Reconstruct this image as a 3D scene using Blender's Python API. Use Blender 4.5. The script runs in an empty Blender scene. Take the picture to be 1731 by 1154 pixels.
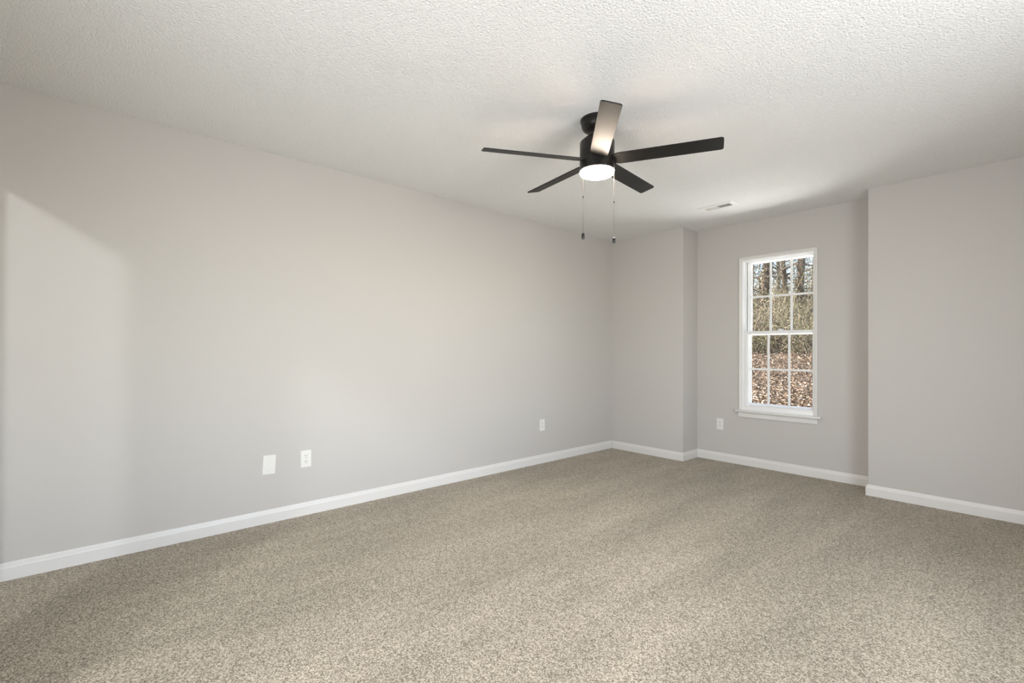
import bpy, bmesh, math, random
from mathutils import Vector, Matrix
import numpy as np

random.seed(7)
rng = np.random.default_rng(11)
scene = bpy.context.scene
COL = scene.collection
R = math.radians

# ------------------------------------------------------------------ camera
CAM = Vector((3.40251, -4.61069, 1.13432))
yaw, pitch, roll, fpx = -0.843026, 0.003905, 0.003245, 800.77
fw = Vector((math.sin(yaw)*math.cos(pitch), math.cos(yaw)*math.cos(pitch), math.sin(pitch)))
r0 = Vector((math.cos(yaw), -math.sin(yaw), 0)); u0 = r0.cross(fw)
rt = math.cos(roll)*r0 + math.sin(roll)*u0
up = -math.sin(roll)*r0 + math.cos(roll)*u0
cd = bpy.data.cameras.new('camera'); cam = bpy.data.objects.new('camera', cd); COL.objects.link(cam)
cd.sensor_width = 36; cd.lens = fpx/1731*36; cd.shift_y = 13.685/1731
cd.clip_start = 0.05; cd.clip_end = 400
M = Matrix((rt, up, -fw)).transposed().to_4x4(); M.translation = CAM
cam.matrix_world = M
scene.camera = cam

# ------------------------------------------------------------------ view, world, lights
vs = scene.view_settings
vs.view_transform = 'Standard'; vs.look = 'None'; vs.exposure = 0.42; vs.gamma = 1.0
vs.use_curve_mapping = False
scene.cycles.use_denoising = True
scene.cycles.denoising_input_passes = 'RGB_ALBEDO_NORMAL'
scene.cycles.denoising_prefilter = 'NONE'
scene.cycles.max_bounces = 10
scene.cycles.diffuse_bounces = 7
scene.cycles.sample_clamp_indirect = 4.0

SUN_EL = R(40)          # sun stands to the left of the house, shining along the far wall's outside
world = bpy.data.worlds.new('sky'); scene.world = world; world.use_nodes = True
wn = world.node_tree.nodes; wl = world.node_tree.links
bg = wn['Background']
sky = wn.new('ShaderNodeTexSky'); sky.sky_type = 'NISHITA'; sky.sun_disc = False
sky.sun_elevation = SUN_EL; sky.sun_rotation = R(250); sky.air_density = 1.0; sky.dust_density = 0.5
wl.new(sky.outputs[0], bg.inputs[0]); bg.inputs[1].default_value = 0.62

def lamp(name, kind, loc, energy, color, direction=None, **kw):
    l = bpy.data.lights.new(name, kind); l.energy = energy; l.color = color
    for k, v in kw.items(): setattr(l, k, v)
    o = bpy.data.objects.new(name, l); COL.objects.link(o); o.location = loc
    if direction is not None:
        o.rotation_euler = Vector(direction).to_track_quat('-Z', 'Y').to_euler()
    return o
sd = Vector((math.sin(R(70)), math.cos(R(70)), -math.tan(SUN_EL)))
lamp('sunlight', 'SUN', (-14, -5, 14), 15.0, (1.0, 0.90, 0.77), sd, angle=R(0.6))
# added fill light in an invented opening of the right wall (out of frame)
lamp('side_fill', 'AREA', (4.27, -3.00, 1.30), 42, (0.965, 0.978, 1.0), (-1, 0, -0.15),
     shape='RECTANGLE', size=1.7, size_y=1.5)
# added fill light set in a made-up opening of the rear wall (unseen)
lamp('rear_fill', 'AREA', (2.45, -5.075, 1.00), 27, (0.955, 0.975, 1.0), (0, 1, 0.06),
     shape='RECTANGLE', size=1.5, size_y=1.3, spread=R(165))
# added upward light below the sill, standing in for ground bounce
lamp('ground_bounce_fill', 'AREA', (1.2, 3.3, 0.03), 640, (1.0, 0.985, 0.95), (0, 0, 1),
     shape='RECTANGLE', size=5.5, size_y=2.6)
# lamp of the tall stair hall behind the doorway of the rear wall
lamp('stair_hall_lamp', 'POINT', (4.05, -7.35, 3.42), 190, (0.97, 0.985, 1.0), shadow_soft_size=0.16)

# ------------------------------------------------------------------ materials
def mat(name, col, rough=0.5, spec=0.3, metallic=0.0, bump=None, vary=None, emit=None, coat=0.0):
    m = bpy.data.materials.new(name); m.use_nodes = True
    nt = m.node_tree; b = nt.nodes['Principled BSDF']
    b.inputs['Base Color'].default_value = (*col, 1); b.inputs['Roughness'].default_value = rough
    b.inputs['Specular IOR Level'].default_value = spec; b.inputs['Metallic'].default_value = metallic
    b.inputs['Coat Weight'].default_value = coat
    tc = nt.nodes.new('ShaderNodeTexCoord')
    if vary:
        sc, amt = vary
        n = nt.nodes.new('ShaderNodeTexNoise'); n.inputs['Scale'].default_value = sc; n.inputs['Detail'].default_value = 3
        nt.links.new(tc.outputs['Object'], n.inputs['Vector'])
        rp = nt.nodes.new('ShaderNodeValToRGB')
        rp.color_ramp.elements[0].position = .3; rp.color_ramp.elements[1].position = .7
        rp.color_ramp.elements[0].color = (*[c*(1-amt) for c in col], 1)
        rp.color_ramp.elements[1].color = (*[min(1, c*(1+amt)) for c in col], 1)
        nt.links.new(n.outputs['Fac'], rp.inputs[0]); nt.links.new(rp.outputs[0], b.inputs['Base Color'])
    if bump:
        sc, st, dist = bump
        n = nt.nodes.new('ShaderNodeTexNoise'); n.inputs['Scale'].default_value = sc; n.inputs['Detail'].default_value = 4
        nt.links.new(tc.outputs['Object'], n.inputs['Vector'])
        bp = nt.nodes.new('ShaderNodeBump'); bp.inputs['Strength'].default_value = st; bp.inputs['Distance'].default_value = dist
        nt.links.new(n.outputs['Fac'], bp.inputs['Height']); nt.links.new(bp.outputs[0], b.inputs['Normal'])
    if emit:
        b.inputs['Emission Color'].default_value = (*emit[0], 1); b.inputs['Emission Strength'].default_value = emit[1]
    return m

M_WALL = mat('greige_wall_paint', (0.55, 0.532, 0.509), 0.75, 0.2, bump=(240, 0.12, 0.002))
M_TRIM = mat('white_trim_paint', (0.735, 0.725, 0.705), 0.35, 0.4)
M_VINYL = mat('white_window_vinyl', (0.84, 0.84, 0.84), 0.3, 0.45)
M_PLATE = mat('white_plate_plastic', (0.78, 0.77, 0.74), 0.35, 0.4)
M_SLOT = mat('dark_slot', (0.02, 0.02, 0.02), 0.6, 0.2)
M_SLOTG = mat('grey_slot', (0.12, 0.12, 0.11), 0.6, 0.2)
M_SCREW = mat('painted_screw', (0.62, 0.61, 0.58), 0.35, 0.5)
M_VENT = mat('white_vent_enamel', (0.82, 0.81, 0.79), 0.4, 0.4)
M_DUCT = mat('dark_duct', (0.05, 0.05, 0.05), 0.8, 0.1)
M_BRONZE = mat('dark_bronze_metal', (0.012, 0.0105, 0.0095), 0.34, 0.3, bump=(500, 0.03, 0.0005))
M_BLADE = mat('black_satin_blade', (0.007, 0.0066, 0.006), 0.46, 0.30, vary=(18, 0.2))
M_CHAIN = mat('chain_steel', (0.13, 0.12, 0.105), 0.45, 0.4, metallic=0.8)
M_FOB = mat('black_fob', (0.008, 0.008, 0.008), 0.25, 0.5)
M_CHROME = mat('chrome_fob_cap', (0.75, 0.74, 0.72), 0.15, 0.5, metallic=1.0)
M_BOWL = mat('lit_frosted_glass', (0.9, 0.85, 0.75), 0.5, 0.3, emit=((1.0, 0.835, 0.67), 105.0))

def ceiling_mat():
    m = mat('popcorn_ceiling', (0.82, 0.825, 0.815), 0.9, 0.1)
    nt = m.node_tree; b = nt.nodes['Principled BSDF']
    tc = nt.nodes.new('ShaderNodeTexCoord')
    v = nt.nodes.new('ShaderNodeTexVoronoi'); v.inputs['Scale'].default_value = 115; v.feature = 'SMOOTH_F1'
    n = nt.nodes.new('ShaderNodeTexNoise'); n.inputs['Scale'].default_value = 145; n.inputs['Detail'].default_value = 4
    nt.links.new(tc.outputs['Object'], v.inputs['Vector']); nt.links.new(tc.outputs['Object'], n.inputs['Vector'])
    mx = nt.nodes.new('ShaderNodeMath'); mx.operation = 'SUBTRACT'
    nt.links.new(n.outputs['Fac'], mx.inputs[0]); nt.links.new(v.outputs['Distance'], mx.inputs[1])
    bp = nt.nodes.new('ShaderNodeBump'); bp.inputs['Strength'].default_value = 0.9; bp.inputs['Distance'].default_value = 0.005
    nt.links.new(mx.outputs[0], bp.inputs['Height']); nt.links.new(bp.outputs[0], b.inputs['Normal'])
    return m
M_CEIL = ceiling_mat()

def carpet_mat():
    m = mat('flecked_beige_carpet', (0.4, 0.35, 0.28), 0.95, 0.05)
    nt = m.node_tree; b = nt.nodes['Principled BSDF']; L = nt.links.new
    tc = nt.nodes.new('ShaderNodeTexCoord')
    n = nt.nodes.new('ShaderNodeTexNoise'); n.inputs['Scale'].default_value = 165; n.inputs['Detail'].default_value = 3
    n.inputs['Roughness'].default_value = 0.7
    L(tc.outputs['Object'], n.inputs['Vector'])
    vo = nt.nodes.new('ShaderNodeTexVoronoi'); vo.inputs['Scale'].default_value = 220
    L(tc.outputs['Object'], vo.inputs['Vector'])
    sp = nt.nodes.new('ShaderNodeSeparateColor'); L(vo.outputs['Color'], sp.inputs[0])
    mixf = nt.nodes.new('ShaderNodeMix'); mixf.inputs[0].default_value = 0.42
    L(n.outputs['Fac'], mixf.inputs[2]); L(sp.outputs[0], mixf.inputs[3])
    rp = nt.nodes.new('ShaderNodeValToRGB'); e = rp.color_ramp.elements
    e[0].position = .30; e[0].color = (0.14, 0.116, 0.083, 1)
    e[1].position = .70; e[1].color = (0.56, 0.497, 0.398, 1)
    k = e.new(.5); k.color = (0.325, 0.285, 0.217, 1)
    L(mixf.outputs[0], rp.inputs[0])
    # lay of the pile left by the vacuum cleaner
    mp = nt.nodes.new('ShaderNodeMapping'); mp.inputs['Rotation'].default_value = (0, 0, R(-28)); mp.inputs['Scale'].default_value = (3.2, 0.7, 1)
    L(tc.outputs['Object'], mp.inputs['Vector'])
    n2 = nt.nodes.new('ShaderNodeTexNoise'); n2.inputs['Scale'].default_value = 1.1; n2.inputs['Detail'].default_value = 2
    L(mp.outputs[0], n2.inputs['Vector'])
    mr = nt.nodes.new('ShaderNodeMapRange'); mr.inputs[1].default_value = .3; mr.inputs[2].default_value = .7
    mr.inputs[3].default_value = 0.87; mr.inputs[4].default_value = 1.13
    L(n2.outputs['Fac'], mr.inputs[0])
    mul = nt.nodes.new('ShaderNodeVectorMath'); mul.operation = 'SCALE'
    L(rp.outputs[0], mul.inputs[0]); L(mr.outputs[0], mul.inputs['Scale'])
    L(mul.outputs[0], b.inputs['Base Color'])
    bp = nt.nodes.new('ShaderNodeBump'); bp.inputs['Strength'].default_value = 0.6; bp.inputs['Distance'].default_value = 0.006
    L(n.outputs['Fac'], bp.inputs['Height']); L(bp.outputs[0], b.inputs['Normal'])
    b.inputs['Sheen Weight'].default_value = 0.15; b.inputs['Sheen Roughness'].default_value = 0.5
    return m
M_CARPET = carpet_mat()

def glass_mat():
    m = bpy.data.materials.new('clear_window_glass'); m.use_nodes = True
    nt = m.node_tree; nt.nodes.clear()
    out = nt.nodes.new('ShaderNodeOutputMaterial'); mx = nt.nodes.new('ShaderNodeMixShader')
    t = nt.nodes.new('ShaderNodeBsdfTransparent'); t.inputs[0].default_value = (0.97, 0.98, 0.97, 1)
    g = nt.nodes.new('ShaderNodeBsdfGlossy'); g.inputs['Roughness'].default_value = 0.02
    fr = nt.nodes.new('ShaderNodeFresnel'); fr.inputs[0].default_value = 1.25
    nt.links.new(fr.outputs[0], mx.inputs[0]); nt.links.new(t.outputs[0], mx.inputs[1]); nt.links.new(g.outputs[0], mx.inputs[2])
    nt.links.new(mx.outputs[0], out.inputs[0])
    return m
M_GLASS = glass_mat()

# ------------------------------------------------------------------ mesh helpers
def link(name, me, parent=None, m=None):
    o = bpy.data.objects.new(name, me); COL.objects.link(o)
    if m is not None:
        for k in (m if isinstance(m, (list, tuple)) else [m]): me.materials.append(k)
    if parent is not None: o.parent = parent
    return o
def from_bm(name, bm, m, parent=None, smooth=False):
    bmesh.ops.recalc_face_normals(bm, faces=bm.faces)
    me = bpy.data.meshes.new(name); bm.to_mesh(me); bm.free()
    if smooth:
        me.polygons.foreach_set('use_smooth', [True]*len(me.polygons))
        try: me.set_sharp_from_angle(angle=R(35))
        except Exception: pass
    return link(name, me, parent, m)
def box(bm, lo, hi, bevel=0.0, seg=2):
    lo = Vector(lo); hi = Vector(hi)
    r = bmesh.ops.create_cube(bm, size=1, matrix=Matrix.Translation((lo+hi)/2) @ Matrix.Diagonal((*(hi-lo), 1)))
    if bevel:
        es = list({e for v in r['verts'] for e in v.link_edges})
        bmesh.ops.bevel(bm, geom=es, offset=bevel, segments=seg, affect='EDGES', profile=0.5)
def boxes(name, lst, m, parent=None, bevel=0.0):
    bm = bmesh.new()
    for lo, hi in lst: box(bm, lo, hi, bevel)
    return from_bm(name, bm, m, parent, smooth=bevel > 0)
def lathe(bm, prof, seg=48, mtx=Matrix.Identity(4)):
    rings = []
    for r, z in prof:
        if r < 1e-6: rings.append([bm.verts.new(mtx @ Vector((0, 0, z)))])
        else: rings.append([bm.verts.new(mtx @ Vector((r*math.cos(2*math.pi*k/seg), r*math.sin(2*math.pi*k/seg), z))) for k in range(seg)])
    for a, b in zip(rings, rings[1:]):
        for k in range(seg):
            q = (k+1) % seg
            if len(a) == 1 and len(b) == 1: continue
            if len(a) == 1: bm.faces.new((a[0], b[k], b[q]))
            elif len(b) == 1: bm.faces.new((a[k], a[q], b[0]))
            else: bm.faces.new((a[k], a[q], b[q], b[k]))
def prism(bm, outline, z0, z1, mtx=Matrix.Identity(4)):
    a = [bm.verts.new(mtx @ Vector((x, y, z0))) for x, y in outline]
    b = [bm.verts.new(mtx @ Vector((x, y, z1))) for x, y in outline]
    bm.faces.new(a[::-1]); bm.faces.new(b)
    for i in range(len(a)):
        j = (i+1) % len(a); bm.faces.new((a[i], a[j], b[j], b[i]))
def rrect(x0, y0, x1, y1, r, n=5):
    pts = []
    for cx, cy, a in ((x1-r, y1-r, 0), (x0+r, y1-r, 90), (x0+r, y0+r, 180), (x1-r, y0+r, 270)):
        for k in range(n+1):
            t = R(a+90*k/n); pts.append((cx+r*math.cos(t), cy+r*math.sin(t)))
    return pts
def sweep_xy(bm, path, prof, side):
    """profile (depth into the room, height) carried along a plan path with mitres; side=+1: room lies to the left of travel"""
    P = [Vector((x, y)) for x, y in path]; rings = []
    def nrm(a, b):
        d = (b-a).normalized(); return Vector((-d.y, d.x))*side
    for i, p in enumerate(P):
        ns = []
        if i > 0: ns.append(nrm(P[i-1], p))
        if i < len(P)-1: ns.append(nrm(p, P[i+1]))
        if len(ns) == 2:
            s = ns[0]+ns[1]; n = s*(2.0/s.dot(s)) if s.length > 1e-6 else ns[0]
        else: n = ns[0]
        rings.append([bm.verts.new((p.x+n.x*d, p.y+n.y*d, z)) for d, z in prof])
    for a, b in zip(rings, rings[1:]):
        for k in range(len(prof)):
            q = (k+1) % len(prof); bm.faces.new((a[k], a[q], b[q], b[k]))
    bm.faces.new(rings[0]); bm.faces.new(rings[-1][::-1])
def struct(o, label=None):
    o['kind'] = 'structure'
    if label: o['label'] = label
    return o
def thing(name, label, cat, loc=(0, 0, 0), rot=(0, 0, 0), group=None):
    o = bpy.data.objects.new(name, None); COL.objects.link(o); o.location = loc; o.rotation_euler = rot
    o.empty_display_size = 0.05
    o['label'] = label; o['category'] = cat
    if group: o['group'] = group
    return o

# ------------------------------------------------------------------ room shell
H = 2.44
A_, D1, E_, B_ = 0.9020, 0.3112, 0.0183, 2.4696
XR, YR = 4.15, -5.09                 # right wall, rear wall (both out of frame)
WX0, WX1, WZ0, WZ1 = 1.382, 2.012, 0.556, 2.058   # clear opening inside the casing

struct(boxes('floor', [((-0.12, -7.7, -0.15), (4.7, 0.45, 0.0))], M_CARPET), 'beige flecked carpet floor')
struct(boxes('ceiling', [((-0.12, YR-0.12, H), (4.7, 0.45, H+0.12))], M_CEIL), 'white textured popcorn ceiling')
struct(boxes('wall_left', [((-0.12, YR-0.12, 0), (0, 0.45, H))], M_WALL), 'long greige wall on the left')

def wall_plan(name, outline, label):
    bm = bmesh.new(); prism(bm, outline, 0, H)
    es = [e for e in bm.edges if abs(e.verts[0].co.z-e.verts[1].co.z) > 1 and any((e.verts[0].co.xy-Vector(c)).length < 1e-4 for c in ((A_, 0), (B_, E_)))]
    bmesh.ops.bevel(bm, geom=es, offset=0.007, segments=4, affect='EDGES', profile=0.5)
    return struct(from_bm(name, bm, M_WALL, smooth=True), label)
wall_plan('wall_far_left', [(0, 0), (A_, 0), (A_, 0.43), (0, 0.43)], 'greige bump-out at the far left corner')
wall_plan('wall_far_right', [(B_, E_), (XR, E_), (XR, 0.43), (B_, 0.43)], 'greige bump-out right of the window recess')
struct(boxes('wall_far', [((A_, D1, 0), (WX0-0.006, 0.43, H)), ((WX1+0.006, D1, 0), (B_, 0.43, H)),
                          ((WX0-0.006, D1, 0), (WX1+0.006, 0.43, WZ0-0.02)), ((WX0-0.006, D1, WZ1+0.006), (WX1+0.006, 0.43, H))], M_WALL),
       'greige recessed wall around the window')
# right and rear walls, unseen: openings added for fill light, plus a rear doorway
wy0, wy1, wz0, wz1 = -3.90, -2.10, 0.55, 2.15
struct(boxes('wall_right', [((XR, YR, 0), (XR+0.12, wy0, H)), ((XR, wy1, 0), (XR+0.12, 0.43, H)),
                            ((XR, wy0, 0), (XR+0.12, wy1, wz0)), ((XR, wy0, wz1), (XR+0.12, wy1, H))], M_WALL))
DX0, DX1, DZ = 0.28, 1.05, 2.035
struct(boxes('wall_rear', [((-0.12, YR-0.02, 0), (DX0, YR, H)), ((DX1, YR-0.12, 0), (1.65, YR, H)), ((1.65, YR-0.12, 2.1), (3.25, YR, H)), ((3.25, YR-0.12, 0), (XR+0.12, YR, H)), ((DX0, YR-0.02, DZ), (DX1, YR, H))], M_WALL))
struct(boxes('wall_hall_sun_block', [((-0.32, -7.72, 0), (4.72, -7.6, 3.6)), ((-0.32, -7.6, 0), (-0.2, YR-0.12, 3.6)), ((4.6, -7.6, 0), (4.72, YR-0.12, 3.6)),
                           ((-0.32, YR-0.14, H+0.12), (4.72, YR-0.02, 3.6))], M_WALL))  # unseen hall shell, added to keep sun out of the doorway
struct(boxes('ceiling_hall_sun_block', [((-0.32, -7.72, 3.6), (4.72, YR-0.02, 3.7))], M_CEIL))  # unseen lid of the hall shell, added to block the sun

BB = [(-0.004, -0.01), (0.0118, -0.01), (0.0118, 0.060), (0.0105, 0.0645), (0.0085, 0.067), (0.0072, 0.0745), (0.0062, 0.080), (0.0050, 0.0845), (0.0030, 0.0868), (-0.004, 0.0868)]
def baseboard(name, path, side, label):
    bm = bmesh.new(); sweep_xy(bm, path, BB, side)
    return struct(from_bm(name, bm, M_TRIM), label)
baseboard('baseboard_left', [(0, YR), (0, 0), (0.02, 0)], -1, 'white baseboard along the left wall')
baseboard('baseboard_far_left', [(0.008, 0), (A_, 0), (A_, D1-0.004)], -1, 'white baseboard around the left bump-out')
baseboard('baseboard_far', [(A_+0.004, D1), (B_-0.004, D1)], -1, 'white baseboard below the window')
baseboard('baseboard_far_right', [(B_, D1-0.004), (B_, E_), (XR, E_)], -1, 'white baseboard around the right bump-out')

# ------------------------------------------------------------------ window
W = bpy.data.objects.new('window_1', None); COL.objects.link(W); W.location = (0, D1, 0); W.empty_display_size = .05
struct(W, 'white double-hung window with twelve small panes')
OX0, OX1, OZ1 = 1.3475, 2.0410, 2.0885
def frame_ring(bm, x0, x1, z0, z1, w, prof, bottom=True):
    """moulding profile (distance inward, depth) mitred round a rectangle in the xz plane"""
    cs = [(x0, z0, 1, 1), (x0, z1, 1, -1), (x1, z1, -1, -1), (x1, z0, -1, 1)]
    if not bottom: cs = [(x0, z0, 1, 0), (x0, z1, 1, -1), (x1, z1, -1, -1), (x1, z0, -1, 0)]
    rings = [[bm.verts.new((x+sx*d, y, z+sz*d)) for d, y in prof] for x, z, sx, sz in cs]
    n = 4 if bottom else 3
    for i in range(n):
        a, b = rings[i], rings[(i+1) % 4]
        for k in range(len(prof)):
            q = (k+1) % len(prof); bm.faces.new((a[k], a[q], b[q], b[k]))
    if not bottom: bm.faces.new(rings[0]); bm.faces.new(rings[3][::-1])
bm = bmesh.new()
cw = WX0-OX0
frame_ring(bm, OX0, OX1, WZ0, OZ1, cw, [(0, 0), (0, -0.015), (0.004, -0.0175), (0.010, -0.0175), (0.014, -0.014), (0.022, -0.012), (0.028, -0.011), (0.030, -0.006), (0.030, 0)], bottom=False)
from_bm('casing', bm, M_TRIM, W)
# jamb liner with track steps
J0, J1, JT = OX0+0.030, OX1-0.030, OZ1-0.030
bm = bmesh.new()
frame_ring(bm, J0, J1, WZ0, JT, 0, [(0, -0.004), (0.004, -0.004), (0.004, 0.008), (0.010, 0.010), (0.010, 0.020), (0.004, 0.022), (0.004, 0.062), (0.016, 0.064), (0.016, 0.070),
                                    (0.010, 0.072), (0.010, 0.112), (0.020, 0.114), (0.020, 0.13), (-0.004, 0.13)], bottom=False)
from_bm('jamb', bm, M_VINYL, W)
boxes('sill', [((J0, 0.004, WZ0-0.012), (J1, 0.125, WZ0+0.030)), ((J0+.004, 0.010, WZ0+0.030), (J1-.004, 0.024, WZ0+0.046))], M_VINYL, W, 0.002)
boxes('stool', [((1.3185, -0.046, WZ0-0.020), (2.0745, 0.006, WZ0-0.001))], M_TRIM, W, 0.005)
bm = bmesh.new()
ap = [(0, 0.4825), (-0.012, 0.4825), (-0.014, 0.487), (-0.014, 0.522), (-0.016, 0.527), (-0.016, WZ0-0.020), (0, WZ0-0.020)]
va = [bm.verts.new((1.342, y, z)) for y, z in ap]; vb = [bm.verts.new((2.0435, y, z)) for y, z in ap]
bm.faces.new(va); bm.faces.new(vb[::-1])
for i in range(len(ap)):
    j = (i+1) % len(ap); bm.faces.new((va[i], va[j], vb[j], vb[i]))
from_bm('apron', bm, M_TRIM, W)

def sash(name, x0, x1, z0, z1, gx0, gx1, gz0, gz1, yf, yg, mx, mz):
    """frame from outer rect (front face yf) to the glass rect (glass plane yg) with a deep sloped bead"""
    bm = bmesh.new(); fl = 0.030
    yb = yg+0.014
    ix0, ix1, iz0, iz1 = gx0-0.015, gx1+0.012, gz0-0.013, gz1+0.008
    loops = [[(x0, z0), (x0, z1), (x1, z1), (x1, z0)]]*1
    R4 = lambda a, b, c, d, y: [bm.verts.new(v) for v in ((a, y, c), (a, y, d), (b, y, d), (b, y, c))]
    seq = [R4(x0, x1, z0, z1, yb), R4(x0, x1, z0, z1, yf+.002), R4(x0+.002, x1-.002, z0+.002, z1-.002, yf),
           R4(ix0-.003, ix1+.003, iz0-.003, iz1+.003, yf), R4(ix0, ix1, iz0, iz1, yf+.003), R4(gx0-.004, gx1+.004, gz0-.004, gz1+.003, yg-.006), R4(gx0, gx1, gz0, gz1, yg-.003), R4(gx0, gx1, gz0, gz1, yb)]
    seq.append(seq[0])
    for a, b in zip(seq, seq[1:]):
        for k in range(4):
            q = (k+1) % 4; bm.faces.new((a[k], a[q], b[q], b[k]))
    s = from_bm(name, bm, M_VINYL, W)
    boxes('glass_pane', [((gx0-.003, yg, gz0-.003), (gx1+.003, yg+0.004, gz1+.003))], M_GLASS, s)
    bm = bmesh.new()
    for x in mx: box(bm, (x-.0105, yg-.007, gz0-.001), (x+.0105, yg-.0005, gz1+.001), .002, 1)
    box(bm, (gx0-.001, yg-.0065, mz-.0095), (gx1+.001, yg-.0003, mz+.0095), .002, 1)
    from_bm('muntin_grid', bm, M_VINYL, s)
    return s
sash('upper_sash', 1.395, 1.994, 1.306, 2.052, 1.427, 1.975, 1.345, 2.0285, 0.076, 0.108, (1.607, 1.7925), 1.6905)
ls = sash('lower_sash', 1.3835, 2.0055, 0.603, 1.3437, 1.437, 1.981, 0.6235, 1.3050, 0.026, 0.067, (1.6015, 1.7860), 0.9655)
bm = bmesh.new()
box(bm, (1.690, 0.034, 1.3432), (1.742, 0.062, 1.3500), .003)
lathe(bm, [(0, .350), (.013, .350), (.013, .356), (.009, .361), (0, .362)], 20, Matrix.Translation((1.716, .048, 1.0)))
box(bm, (1.700, 0.030, 1.353), (1.748, 0.040, 1.360), .003)
from_bm('sash_lock', bm, M_VINYL, ls, True)

# ------------------------------------------------------------------ wall plates
def plate_mesh(bm, w, h, t=0.006):
    for z0, z1, o in ((0, t*.55, 0), (t*.55, t, .0022)):
        prism(bm, rrect(-w/2+o, -h/2+o, w/2-o, h/2-o, .0035), z0-.0005, z1)
def make_outlet(label, loc, rot, group=None, slots='dark'):
    t = thing('duplex_outlet', label, 'outlet', loc, rot)
    bm = bmesh.new(); plate_mesh(bm, .070, .1143); from_bm('cover_plate', bm, M_PLATE, t)
    for s in (1, -1):
        bm = bmesh.new()
        cz = s*.0195
        pts = []
        for k in range(32):
            a = 2*math.pi*k/32; x = .0172*math.cos(a); y = .0172*math.sin(a)
            pts.append((x, max(-.0142, min(.0142, y))+cz))
        prism(bm, pts, .004, .0074)
        r = from_bm('receptacle', bm, M_PLATE, t)
        for x, h, m in ((-.0064, .0090, M_SLOT), (.0064, .0074, M_SLOTG)):
            boxes('slot', [((x-.0014, cz+.0045-h/2, .0068), (x+.0014, cz+.0045+h/2, .0077))], m, r)
        bm = bmesh.new(); lathe(bm, [(0, .0068), (.0026, .0068), (.0026, .0077), (0, .0077)], 14, Matrix.Translation((0, cz-.0075, 0)))
        from_bm('ground_hole', bm, M_SLOT, r)
    bm = bmesh.new(); lathe(bm, [(0, .0055), (.0034, .0055), (.0034, .0066), (0, .0072)], 16)
    from_bm('screw', bm, M_SCREW, t, True)
    return t
ROT_L = Matrix(((0, 0, 1), (1, 0, 0), (0, 1, 0))).to_euler()          # plate x -> world +y, plate z -> world +x
ROT_F = Matrix(((1, 0, 0), (0, 0, -1), (0, 1, 0))).to_euler()         # plate x -> world +x, plate z -> world -y
make_outlet('white duplex outlet on the left wall beside the blank plate', (0, -3.4897, .3865), ROT_L)
make_outlet('white duplex outlet on the left wall near the far corner', (0, -1.166, .3865), ROT_L)
make_outlet('white duplex outlet below and left of the window', (1.153, D1, .3848), ROT_F)
t = thing('blank_wall_plate', 'larger blank white wall plate, hung slightly crooked on the left wall', 'wall plate', (0, -3.7248, .3822),
          (Matrix(((0, 0, 1), (1, 0, 0), (0, 1, 0))) @ Matrix.Rotation(R(-2.7), 3, 'Z')).to_euler())
bm = bmesh.new(); plate_mesh(bm, .079, .124); from_bm('cover_plate', bm, M_PLATE, t)
for s in (1, -1):
    bm = bmesh.new(); lathe(bm, [(0, .0055), (.0032, .0055), (.0032, .0064), (0, .0069)], 16, Matrix.Translation((0, s*.0415, 0)))
    from_bm('screw', bm, M_SCREW, t, True)

# ------------------------------------------------------------------ ceiling vent
VX0, VX1, VY0, VY1 = 1.306, 1.608, -0.4835, -0.334
t = thing('ceiling_vent', 'white rectangular air vent on the ceiling near the window', 'vent', ((VX0+VX1)/2, (VY0+VY1)/2, H))
hx, hy = (VX1-VX0)/2, (VY1-VY0)/2
ox, oy = hx-.036, .040
bm = bmesh.new()
prof = [(0, .001), (0, -.003), (.004, -.0065), (.030, -.0065), (.034, -.004), (.034, .001)]
cs = [(-hx, -hy, 1, 1), (-hx, hy, 1, -1), (hx, hy, -1, -1), (hx, -hy, -1, 1)]
rings = [[bm.verts.new((x+sx*d*(hx-ox)/.034, y+sy*d*(hy-oy)/.034, z)) for d, z in prof] for x, y, sx, sy in cs]
for i in range(4):
    a, b = rings[i], rings[(i+1) % 4]
    for k in range(len(prof)):
        q = (k+1) % len(prof); bm.faces.new((a[k], a[q], b[q], b[k]))
from_bm('faceplate', bm, M_VENT, t)
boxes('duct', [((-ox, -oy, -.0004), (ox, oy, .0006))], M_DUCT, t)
def slat(x0, y0, x1, y1, tx, ty):
    """thin louver running from (x0,y0) to (x1,y1); (tx,ty) leans its lower edge"""
    bm = bmesh.new(); d = Vector((x1-x0, y1-y0, 0)).normalized(); n = Vector((-d.y, d.x, 0))*.0006
    vs_ = []
    for px, py in ((x0, y0), (x1, y1)):
        for z, l in ((0, 0), (-.0065, 1)):
            for s in (-1, 1): vs_.append(bm.verts.new(Vector((px+tx*l, py+ty*l, z))+n*s))
    for f in ((0, 1, 3, 2), (4, 6, 7, 5), (0, 4, 5, 1), (2, 3, 7, 6), (0, 2, 6, 4), (1, 5, 7, 3)): bm.faces.new([vs_[i] for i in f])
    from_bm('louver', bm, M_VENT, t)
xs = 0.003
for k in range(9):                       # left bank: slats lie almost closed towards the room
    y = -oy+.003+k*.0088; slat(-ox, y, xs-.004, y, 0, .0085)
for k in range(10):                      # right bank: slats stand open
    x = xs+.006+k*.0109; slat(x, -oy, x, oy, .002, 0)
boxes('divider', [((xs-.003, -oy, -.0066), (xs+.001, oy, 0))], M_VENT, t)

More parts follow.
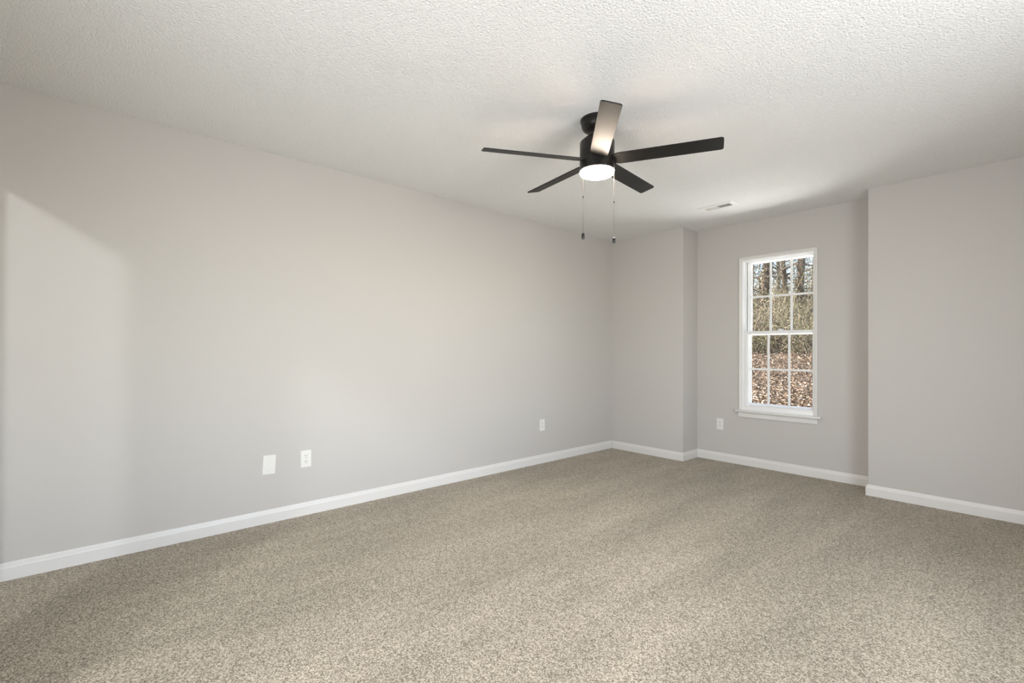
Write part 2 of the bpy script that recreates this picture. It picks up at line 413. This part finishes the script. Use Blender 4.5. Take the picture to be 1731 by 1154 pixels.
# ------------------------------------------------------------------ ceiling fan
FX, FY = 1.7283, -2.4815
fan = thing('ceiling_fan', 'black five-blade ceiling fan with lit bowl light and two pull chains', 'ceiling fan', (FX, FY, H))
def fpart(name, prof, m, seg=56, parent=fan, mtx=Matrix.Identity(4)):
    bm = bmesh.new(); lathe(bm, [(r, z-H) for r, z in prof], seg, mtx); return from_bm(name, bm, m, parent, True)
fpart('canopy', [(0, H+.0005), (.0940, H+.0005), (.0940, 2.431), (.0925, 2.427), (.0885, 2.425), (.0885, 2.412), (.086, 2.398), (.078, 2.386), (.062, 2.377), (.045, 2.373), (0, 2.373)], M_BRONZE)
fpart('downrod', [(.020, 2.376), (.020, 2.352), (.032, 2.350), (.032, 2.340)], M_BRONZE, 32)
fpart('motor_housing', [(0, 2.352), (.036, 2.352), (.041, 2.350), (.042, 2.345), (.064, 2.340), (.070, 2.336), (.0945, 2.314), (.0965, 2.310), (.0965, 2.240), (.0955, 2.239), (.0955, 2.236), (.0965, 2.235), (.0965, 2.176),
                       (.0955, 2.175), (.0955, 2.173), (.0965, 2.172), (.0965, 2.1525), (.094, 2.1500), (0, 2.1500)], M_BRONZE, 72)
fpart('light_bowl', [(.0940, 2.1505), (.0955, 2.149), (.0955, 2.1395), (.0925, 2.134), (.084, 2.1295), (.068, 2.1262), (.045, 2.1245), (.022, 2.1235), (0, 2.123)], M_BOWL)
BR, BW, BP, A0 = 0.6535, 0.098, -0.2395, 2.3300+math.pi
tx_, ty_ = 0.0166, -0.0082
nn = Vector((tx_, ty_, 1)).normalized(); ex = Vector((1, 0, -tx_)).normalized(); ey = nn.cross(ex)
bm = bmesh.new()
rr0 = .088
out = [(rr0, -BW/2+.012), (rr0+.03, -BW/2)] + [p for p in rrect(rr0+.1, -BW/2, BR, BW/2, .012, 6) if p[0] > .5 and p[1] < 0]
out = [(rr0, -BW*.40), (rr0+.035, -BW/2)]
for k in range(7): a = R(-90+90*k/6); out.append((BR-.012+.012*math.cos(a), -BW/2+.012+.012*math.sin(a)))
for k in range(7): a = R(90*k/6); out.append((BR-.012+.012*math.cos(a), BW/2-.012+.012*math.sin(a)))
out += [(rr0+.035, BW/2), (rr0, BW*.40)]
prism(bm, out, -.003, .003)
bmesh.ops.bevel(bm, geom=[e for e in bm.edges if abs(e.verts[0].co.z-e.verts[1].co.z) < 1e-6], offset=.0012, segments=2, affect='EDGES')
bmesh.ops.recalc_face_normals(bm, faces=bm.faces)
bme = bpy.data.meshes.new('blade'); bm.to_mesh(bme); bm.free(); bme.materials.append(M_BLADE)
for k in range(5):
    a = A0+k*2*math.pi/5
    d = ex*math.cos(a)+ey*math.sin(a); s = -ex*math.sin(a)+ey*math.cos(a)
    s2 = s*math.cos(BP)+nn*math.sin(BP); n2 = d.cross(s2)
    o = bpy.data.objects.new('blade', bme); COL.objects.link(o); o.parent = fan
    m4 = Matrix((d, s2, n2)).transposed().to_4x4(); m4.translation = Vector((0, 0, 2.2085-H)); o.matrix_local = m4
# pull chains
hr = Vector((rt.x, rt.y, 0)).normalized(); hb = Vector((-fw.x, -fw.y, 0)).normalized()
for sx, zc, zt, zb, chrome in ((-.0855, 2.005, 1.803, 1.766, False), (.0850, 1.977, 1.782, 1.745, True)):
    p = hr*sx + hb*.052
    zc, zt, zb = [CAM.z+(q-CAM.z)*(1-.052/2.72) for q in (zc, zt, zb)]
    mt = Matrix.Translation((p.x, p.y, 0))
    prof = []
    z = 2.160
    while z > zt+.002:
        prof += [(.0005, z), (.0011, z-.0012), (.0011, z-.0028)]; z -= .0040
    prof.append((.0007, zt))
    ch = fpart('pull_chain', prof, M_CHAIN, 8, fan, mt)
    fpart('chain_connector', [(0, zc+.006), (.0026, zc+.005), (.0030, zc), (.0026, zc-.005), (0, zc-.006)], M_FOB, 14, ch, mt)
    h = zt-zb
    fb = fpart('fob', [(0, zt), (.0045, zt-.001), (.0070, zt-.005), (.0082, zt-h*.4), (.0082, zb+.006), (.0068, zb+.0015), (0, zb)], M_FOB, 24, ch, mt)
    if chrome:
        fpart('fob_cap', [(0, zt+.002), (.0050, zt+.001), (.0074, zt-.004), (.0078, zt-.010), (.0070, zt-.0102)], M_CHROME, 24, ch, mt)

# ------------------------------------------------------------------ outdoors: leaf-covered hillside with bare trees
M_SOIL = mat('leaf_litter_soil', (0.0924, 0.06776, 0.04774), 0.95, 0.05, bump=(9, .6, .05), vary=(7, .45))
M_LEAVES = [mat('dry_leaf', c, 0.8, 0.15) for c in ((0.2233, 0.154, 0.1039), (0.308, 0.2272, 0.1617), (0.154, 0.1001, 0.06545), (0.077, 0.05236, 0.03465), (0.4004, 0.3157, 0.231), (0.2079, 0.127, 0.08085))]
M_BARK = mat('brown_bark', (0.11, 0.0825, 0.06325), 0.95, 0.05, bump=(26, .9, .03), vary=(14, .5))
M_BARKG = mat('grey_bark', (0.099, 0.07975, 0.06325), 0.95, 0.05, bump=(26, .9, .03), vary=(14, .45))
M_TWIG = [mat('twig', c, 0.9, 0.1) for c in ((0.1754, 0.1396, 0.0957), (0.303, 0.2513, 0.1795), (0.08772, 0.06619, 0.04785), (0.2153, 0.1875, 0.1116))]
M_GREEN = [mat('evergreen_leaf', c, 0.6, 0.3) for c in ((0.1116, 0.09969, 0.04386), (0.1834, 0.1636, 0.07576), (0.2552, 0.2233, 0.1196), (0.05582, 0.05263, 0.02791))]
M_IVY = [mat('ivy_leaf', c, 0.6, 0.3) for c in ((0.1116, 0.09969, 0.05184), (0.1914, 0.1595, 0.0957), (0.2632, 0.2073, 0.1356), (0.1356, 0.0957, 0.06779))]

def gz(x, y):
    return -0.56 + 0.155*(y-1) + 0.10*math.sin(x*.55+y*.31) + 0.05*math.sin(x*1.7-y*.9) + 0.012*(x+2)*(-1 if x < -2 else 0)
def mesh_np(name, V, F, m, mi=None, parent=None):
    me = bpy.data.meshes.new(name); me.from_pydata([tuple(v) for v in V], [], F)
    o = link(name, me, parent, m)
    if mi is not None: me.polygons.foreach_set('material_index', mi)
    me.update(); return o
NX, NY = 60, 60
V = []; F = []
for j in range(NY):
    for i in range(NX):
        x = -40+52*i/(NX-1); y = 0.43+49.6*(j/(NY-1))**1.5; V.append((x, y, gz(x, y)))
for j in range(NY-1):
    for i in range(NX-1):
        a = j*NX+i; F.append((a, a+1, a+NX+1, a+NX))
g = mesh_np('ground_hill', V, F, M_SOIL); g.data.polygons.foreach_set('use_smooth', [True]*len(F)); struct(g, 'leaf-strewn hillside beyond the window')

M_BOUNCE = mat('pale_bounce_slab', (0.72, 0.70, 0.67), 0.85, 0.1, vary=(4, .06))  # pale colour for an invented reflector slab, hidden below the sill
struct(boxes('floor_bounce_slab', [((-3.5, 0.45, -0.66), (6.0, 4.3, -0.02))], M_BOUNCE), 'added pale slab below the window, bouncing sunlight up')

def leaf_cards(pts, size, flat, nm):
    """small folded leaves: two triangles-pairs about a midrib"""
    V = []; F = []; mi = []
    for p in pts:
        s = size*random.uniform(.6, 1.35); a = random.uniform(0, 6.283)
        tilt = Vector((random.gauss(0, flat), random.gauss(0, flat), 1)).normalized()
        d = Vector((math.cos(a), math.sin(a), 0)); d = (d-tilt*d.dot(tilt)).normalized(); w = tilt.cross(d)
        p = Vector(p); b = len(V); c = random.uniform(.05, .35)*s
        V += [p-d*s*.5, p+w*s*.32+tilt*c-d*s*.05, p+d*s*.5+tilt*c*.4, p-w*s*.32+tilt*c*.8-d*s*.05]
        F += [(b, b+1, b+2), (b, b+2, b+3)]; k = random.randrange(nm); mi += [k, k]
    return V, F, mi
pts = []
for _ in range(60000):
    y = 3.7+18.5*random.random()**1.35; xc = 3.4-.335*(y+4.6); x = xc+random.uniform(-.30, .24)*(y+4.6)
    pts.append((x, y, gz(x, y)+random.uniform(.0, .035)))
V, F, mi = leaf_cards(pts, .055, .5, len(M_LEAVES))
o = mesh_np('fallen_leaves', V, F, M_LEAVES, mi); o['kind'] = 'stuff'; o['label'] = 'dry brown fallen leaves covering the hillside outside the window'; o['category'] = 'leaves'

def tube(V, F, pts, rads, n):
    base = len(V); prev = None
    for i, p in enumerate(pts):
        d = (pts[min(i+1, len(pts)-1)]-pts[max(i-1, 0)]).normalized()
        a = d.orthogonal().normalized() if prev is None else (prev-d*prev.dot(d)).normalized()
        prev = a; b = d.cross(a)
        for k in range(n):
            t = 6.28318*k/n; V.append(p+(a*math.cos(t)+b*math.sin(t))*rads[i])
    for i in range(len(pts)-1):
        for k in range(n):
            q = (k+1) % n; o_ = base+i*n; F.append((o_+k, o_+q, o_+n+q, o_+n+k))
def limb(p, d, L, r, seg, wob, rise, tip=.25):
    pts = [p.copy()]; rads = [r]; step = L/seg
    for i in range(seg):
        d = (d+Vector((random.gauss(0, wob), random.gauss(0, wob), random.gauss(0, wob)+rise))).normalized()
        p = p+d*step; pts.append(p.copy()); rads.append(r*(1-(1-tip)*(i+1)/seg))
    return pts, rads
def wpos(px, y):
    """plan point on the line of sight through window column px (photo pixels) at depth y"""
    d = fw*fpx + rt*(px-865.5); return CAM.x+d.x*(y-CAM.y)/d.y
def wp3(px, py, y):
    d = fw*fpx + rt*(px-865.5) + up*(590.7-py); return CAM + d*((y-CAM.y)/d.y)
def make_tree(name, label, x, y, height, rad, bark, lean=(0, 0), nb=26, zmin=.10, group=None, ivy=False, levels=3, rs=1, limbs=()):
    random.seed(rs)
    root = thing(name, label, 'tree', (x, y, gz(x, y)-.05), group=group)
    V = []; F = []
    pts, rads = limb(Vector((0, 0, 0)), Vector((lean[0], lean[1], 1)).normalized(), height, rad, 14, .035, .02, .22)
    rads[0] *= 1.35
    tube(V, F, pts, rads, 12)
    tr = mesh_np('trunk', V, F, bark, None, root); tr.data.polygons.foreach_set('use_smooth', [True]*len(F))
    V = []; F = []; 
    def sub(pts, rads, lvl):
        n = {1: 7, 2: 5}[lvl]
        for _ in range(n):
            i = random.randrange(1, len(pts)); d0 = (pts[i]-pts[i-1]).normalized()
            a = d0.orthogonal().normalized(); a.rotate(Matrix.Rotation(random.uniform(0, 6.28), 3, d0))
            d = (d0*.6+a*.9).normalized(); L = (pts[-1]-pts[0]).length*random.uniform(.3, .6)
            q, rr = limb(pts[i], d, L, max(rads[i]*.5, .004), 4, .16, .04, .3)
            tube(V, F, q, rr, 3 if lvl == 2 else 4)
            if lvl+1 < levels: sub(q, rr, lvl+1)
    for b in range(nb):
        f = zmin+(1-zmin)*(b+random.random())/nb; fi = f*(len(pts)-1); i = min(int(fi), len(pts)-2); p = pts[i].lerp(pts[i+1], fi-i)
        a = b*2.4+random.uniform(-.5, .5); d = Vector((math.cos(a), math.sin(a), random.uniform(-.05, .55))).normalized()
        L = height*random.uniform(.16, .34)*(1.15-f*.6)
        q, rr = limb(p, d, L, rads[i]*random.uniform(.12, .32), 7, .13, .03, .2)
        tube(V, F, q, rr, 5); sub(q, rr, 1)
    o0 = Vector((x, y, gz(x, y)-.05))
    for ps, r_ in limbs:
        ps = [p-o0 for p in ps]; fine = []
        for a_, b_ in zip(ps, ps[1:]):
            for k in range(4): fine.append(a_.lerp(b_, k/4)+Vector((random.gauss(0, .02), random.gauss(0, .05), random.gauss(0, .02))))
        fine.append(ps[-1]); rr = [r_*(1-.65*k/len(fine)) for k in range(len(fine))]
        tube(V, F, fine, rr, 7); sub(fine, [q*.6 for q in rr], 1)
    mesh_np('branches', V, F, bark, None, root)
    if ivy:
        P = []
        for _ in range(900):
            fi = random.uniform(1, 9); i = int(fi); p = pts[i].lerp(pts[i+1], fi-i); a = random.uniform(0, 6.28); r = rads[i]*random.uniform(1.0, 1.35)
            P.append((p.x+math.cos(a)*r, p.y+math.sin(a)*r, p.z))
        V, F, mi = leaf_cards(P, .13, 1.2, len(M_IVY)); mesh_np('ivy', V, F, M_IVY, mi, root)
    return root
make_tree('bare_tree', 'bare ivy-mottled tree seen through the upper left panes', wpos(1288, 15.5), 15.5, 11, .165, M_BARK, (.0, 0), 36, .10, ivy=True, rs=3)
make_tree('bare_tree', 'slim bare tree seen behind the upper middle pane', wpos(1334, 18.5), 18.5, 13, .12, M_BARK, (.01, 0), 40, .08, rs=5, limbs=[([wp3(px, py, 18.5) for px, py in ((1334, 464), (1322, 459), (1308, 451), (1296, 446), (1284, 436))], .05)])
make_tree('bare_tree', 'bare forked tree seen through the upper right pane', wpos(1351, 17.0), 17.0, 13, .135, M_BARK, (.015, 0), 40, .08, rs=9, limbs=[([wp3(px, py, 16.8) for px, py in ((1348, 442), (1350, 464), (1356, 481), (1362, 499), (1366, 514))], .05),
          ([wp3(px, py, 16.9) for px, py in ((1351, 498), (1338, 500), (1318, 506), (1300, 514))], .045), ([wp3(px, py, 16.9) for px, py in ((1351, 498), (1362, 499), (1374, 504), (1388, 515))], .045)])
src = [make_tree('woodland_tree', 'distant bare tree in the woods uphill beyond the window', wpos(px, y), y, h, r, M_BARKG, (random.uniform(-.05, .05), 0), 34, .06, group='distant bare trees uphill', rs=20+k)
       for k, (px, y, h, r) in enumerate(((1316, 30, 13, .12), (1372, 32, 14, .12), (1270, 36, 14, .13)))]
random.seed(77)
for k, (px, y) in enumerate(((1250, 24), (1390, 25), (1322, 40), (1225, 33), (1415, 34), (1297, 45), (1350, 43))):
    s = src[k % 3]; c = s.copy(); COL.objects.link(c); x = wpos(px, y); c.location = (x, y, gz(x, y)-.05); c.rotation_euler = (0, 0, random.uniform(0, 6.28))
    f = random.uniform(.85, 1.15); c.scale = (f, f, f)
    for ch in s.children:
        q = ch.copy(); q.parent = c; COL.objects.link(q)
# shrubs
def make_shrub(label, x, y, w, h, mats, nleaf, size, rs):
    random.seed(rs)
    root = thing('wild_shrub', label, 'shrub', (x, y, gz(x, y)-.03))
    V = []; F = []; mi = []; P = []
    for _ in range(70):
        a = random.uniform(0, 6.28); d = Vector((math.cos(a)*random.uniform(.1, .9), math.sin(a)*random.uniform(.1, .9), 1)).normalized()
        q, rr = limb(Vector((random.gauss(0, w*.18), random.gauss(0, w*.18), 0)), d, h*random.uniform(.6, 1.1), random.uniform(.006, .014), 6, .14, -.03, .3)
        n0 = len(F); tube(V, F, q, rr, 3); mi += [random.randrange(len(M_TWIG))]*(len(F)-n0)
        for _ in range(int(nleaf*.45)):
            i = random.randrange(2, 7); P.append(q[i]+Vector((random.gauss(0, .09), random.gauss(0, .09), random.gauss(0, .09))))
    mesh_np('stems', V, F, M_TWIG, mi, root)
    V, F, mi = leaf_cards(P, size, 1.0, len(mats)); mesh_np('foliage', V, F, mats, mi, root)
shr = [(1276, 11.5, 1.2, .75, M_GREEN, 30, .05, 'low dark green shrub at the left edge of the leafy slope'),
       (1300, 12.6, 1.5, 1.5, M_IVY, 30, .05, 'tan leafy shrub behind the left panes of the lower sash'),
       (1322, 13.2, 1.6, 1.7, M_GREEN, 34, .05, 'olive shrub behind the middle panes of the window'),
       (1358, 12.2, 1.5, 1.5, M_GREEN, 36, .05, 'yellow-green shrub behind the right panes of the lower sash'),
       (1378, 11.8, 1.2, 1.3, M_IVY, 32, .05, 'brownish shrub at the right edge of the window view'),
       (1284, 14.4, 1.6, 2.1, M_IVY, 28, .055, 'tall tan thicket shrub below the left tree'),
       (1346, 15.4, 1.8, 2.5, M_GREEN, 30, .055, 'tall olive shrub between the two right trees'),
       (1312, 16.5, 1.8, 2.6, M_IVY, 28, .055, 'tall tangled shrub between the left and middle trees'),
       (1255, 13.0, 1.6, 1.8, M_IVY, 28, .055, 'tan shrub farther left on the hillside'),
       (1372, 14.6, 1.7, 2.2, M_IVY, 30, .055, 'tall tan shrub below the right tree')]
for k, (px, y, w, h, m_, nl, sz, lab) in enumerate(shr): make_shrub(lab, wpos(px, y), y, w, h, m_, nl, sz, 40+k)
# tangle of fine bare twigs on the slope
random.seed(99)
V = []; F = []; mi = []
for _ in range(3600):
    y = random.uniform(11.5, 30); x = 3.4-.335*(y+4.6)+random.uniform(-.22, .22)*(y+4.6)
    a = random.uniform(0, 6.28); d = Vector((math.cos(a)*.8, math.sin(a)*.8, random.uniform(.3, 1.4))).normalized()
    q, rr = limb(Vector((x, y, gz(x, y))), d, random.uniform(.9, 3.2), random.uniform(.004, .013), 6, .2, -.04, .35)
    n0 = len(F); tube(V, F, q, rr, 3); mi += [random.randrange(len(M_TWIG))]*(len(F)-n0)
for _ in range(700):
    y = random.uniform(15, 34); x = 3.4-.335*(y+4.6)+random.uniform(-.2, .2)*(y+4.6)
    a = random.uniform(0, 6.28); d = Vector((math.cos(a)*.3, math.sin(a)*.3, 1)).normalized()
    q, rr = limb(Vector((x, y, gz(x, y))), d, random.uniform(2.5, 6.5), random.uniform(.007, .02), 8, .16, .0, .25)
    n0 = len(F); tube(V, F, q, rr, 3)
    for _ in range(5):
        i = random.randrange(3, 8); d2 = (q[i]-q[i-1]).normalized()+Vector((random.gauss(0, .7), random.gauss(0, .7), random.gauss(0, .4)))
        q2, r2 = limb(q[i], d2.normalized(), random.uniform(.5, 1.4), rr[i]*.7, 4, .2, .0, .3); tube(V, F, q2, r2, 3)
    mi += [random.randrange(len(M_TWIG))]*(len(F)-n0)
o = mesh_np('underbrush', V, F, M_TWIG, mi); o['kind'] = 'stuff'; o['label'] = 'tangle of bare brown twigs on the hillside'; o['category'] = 'underbrush'
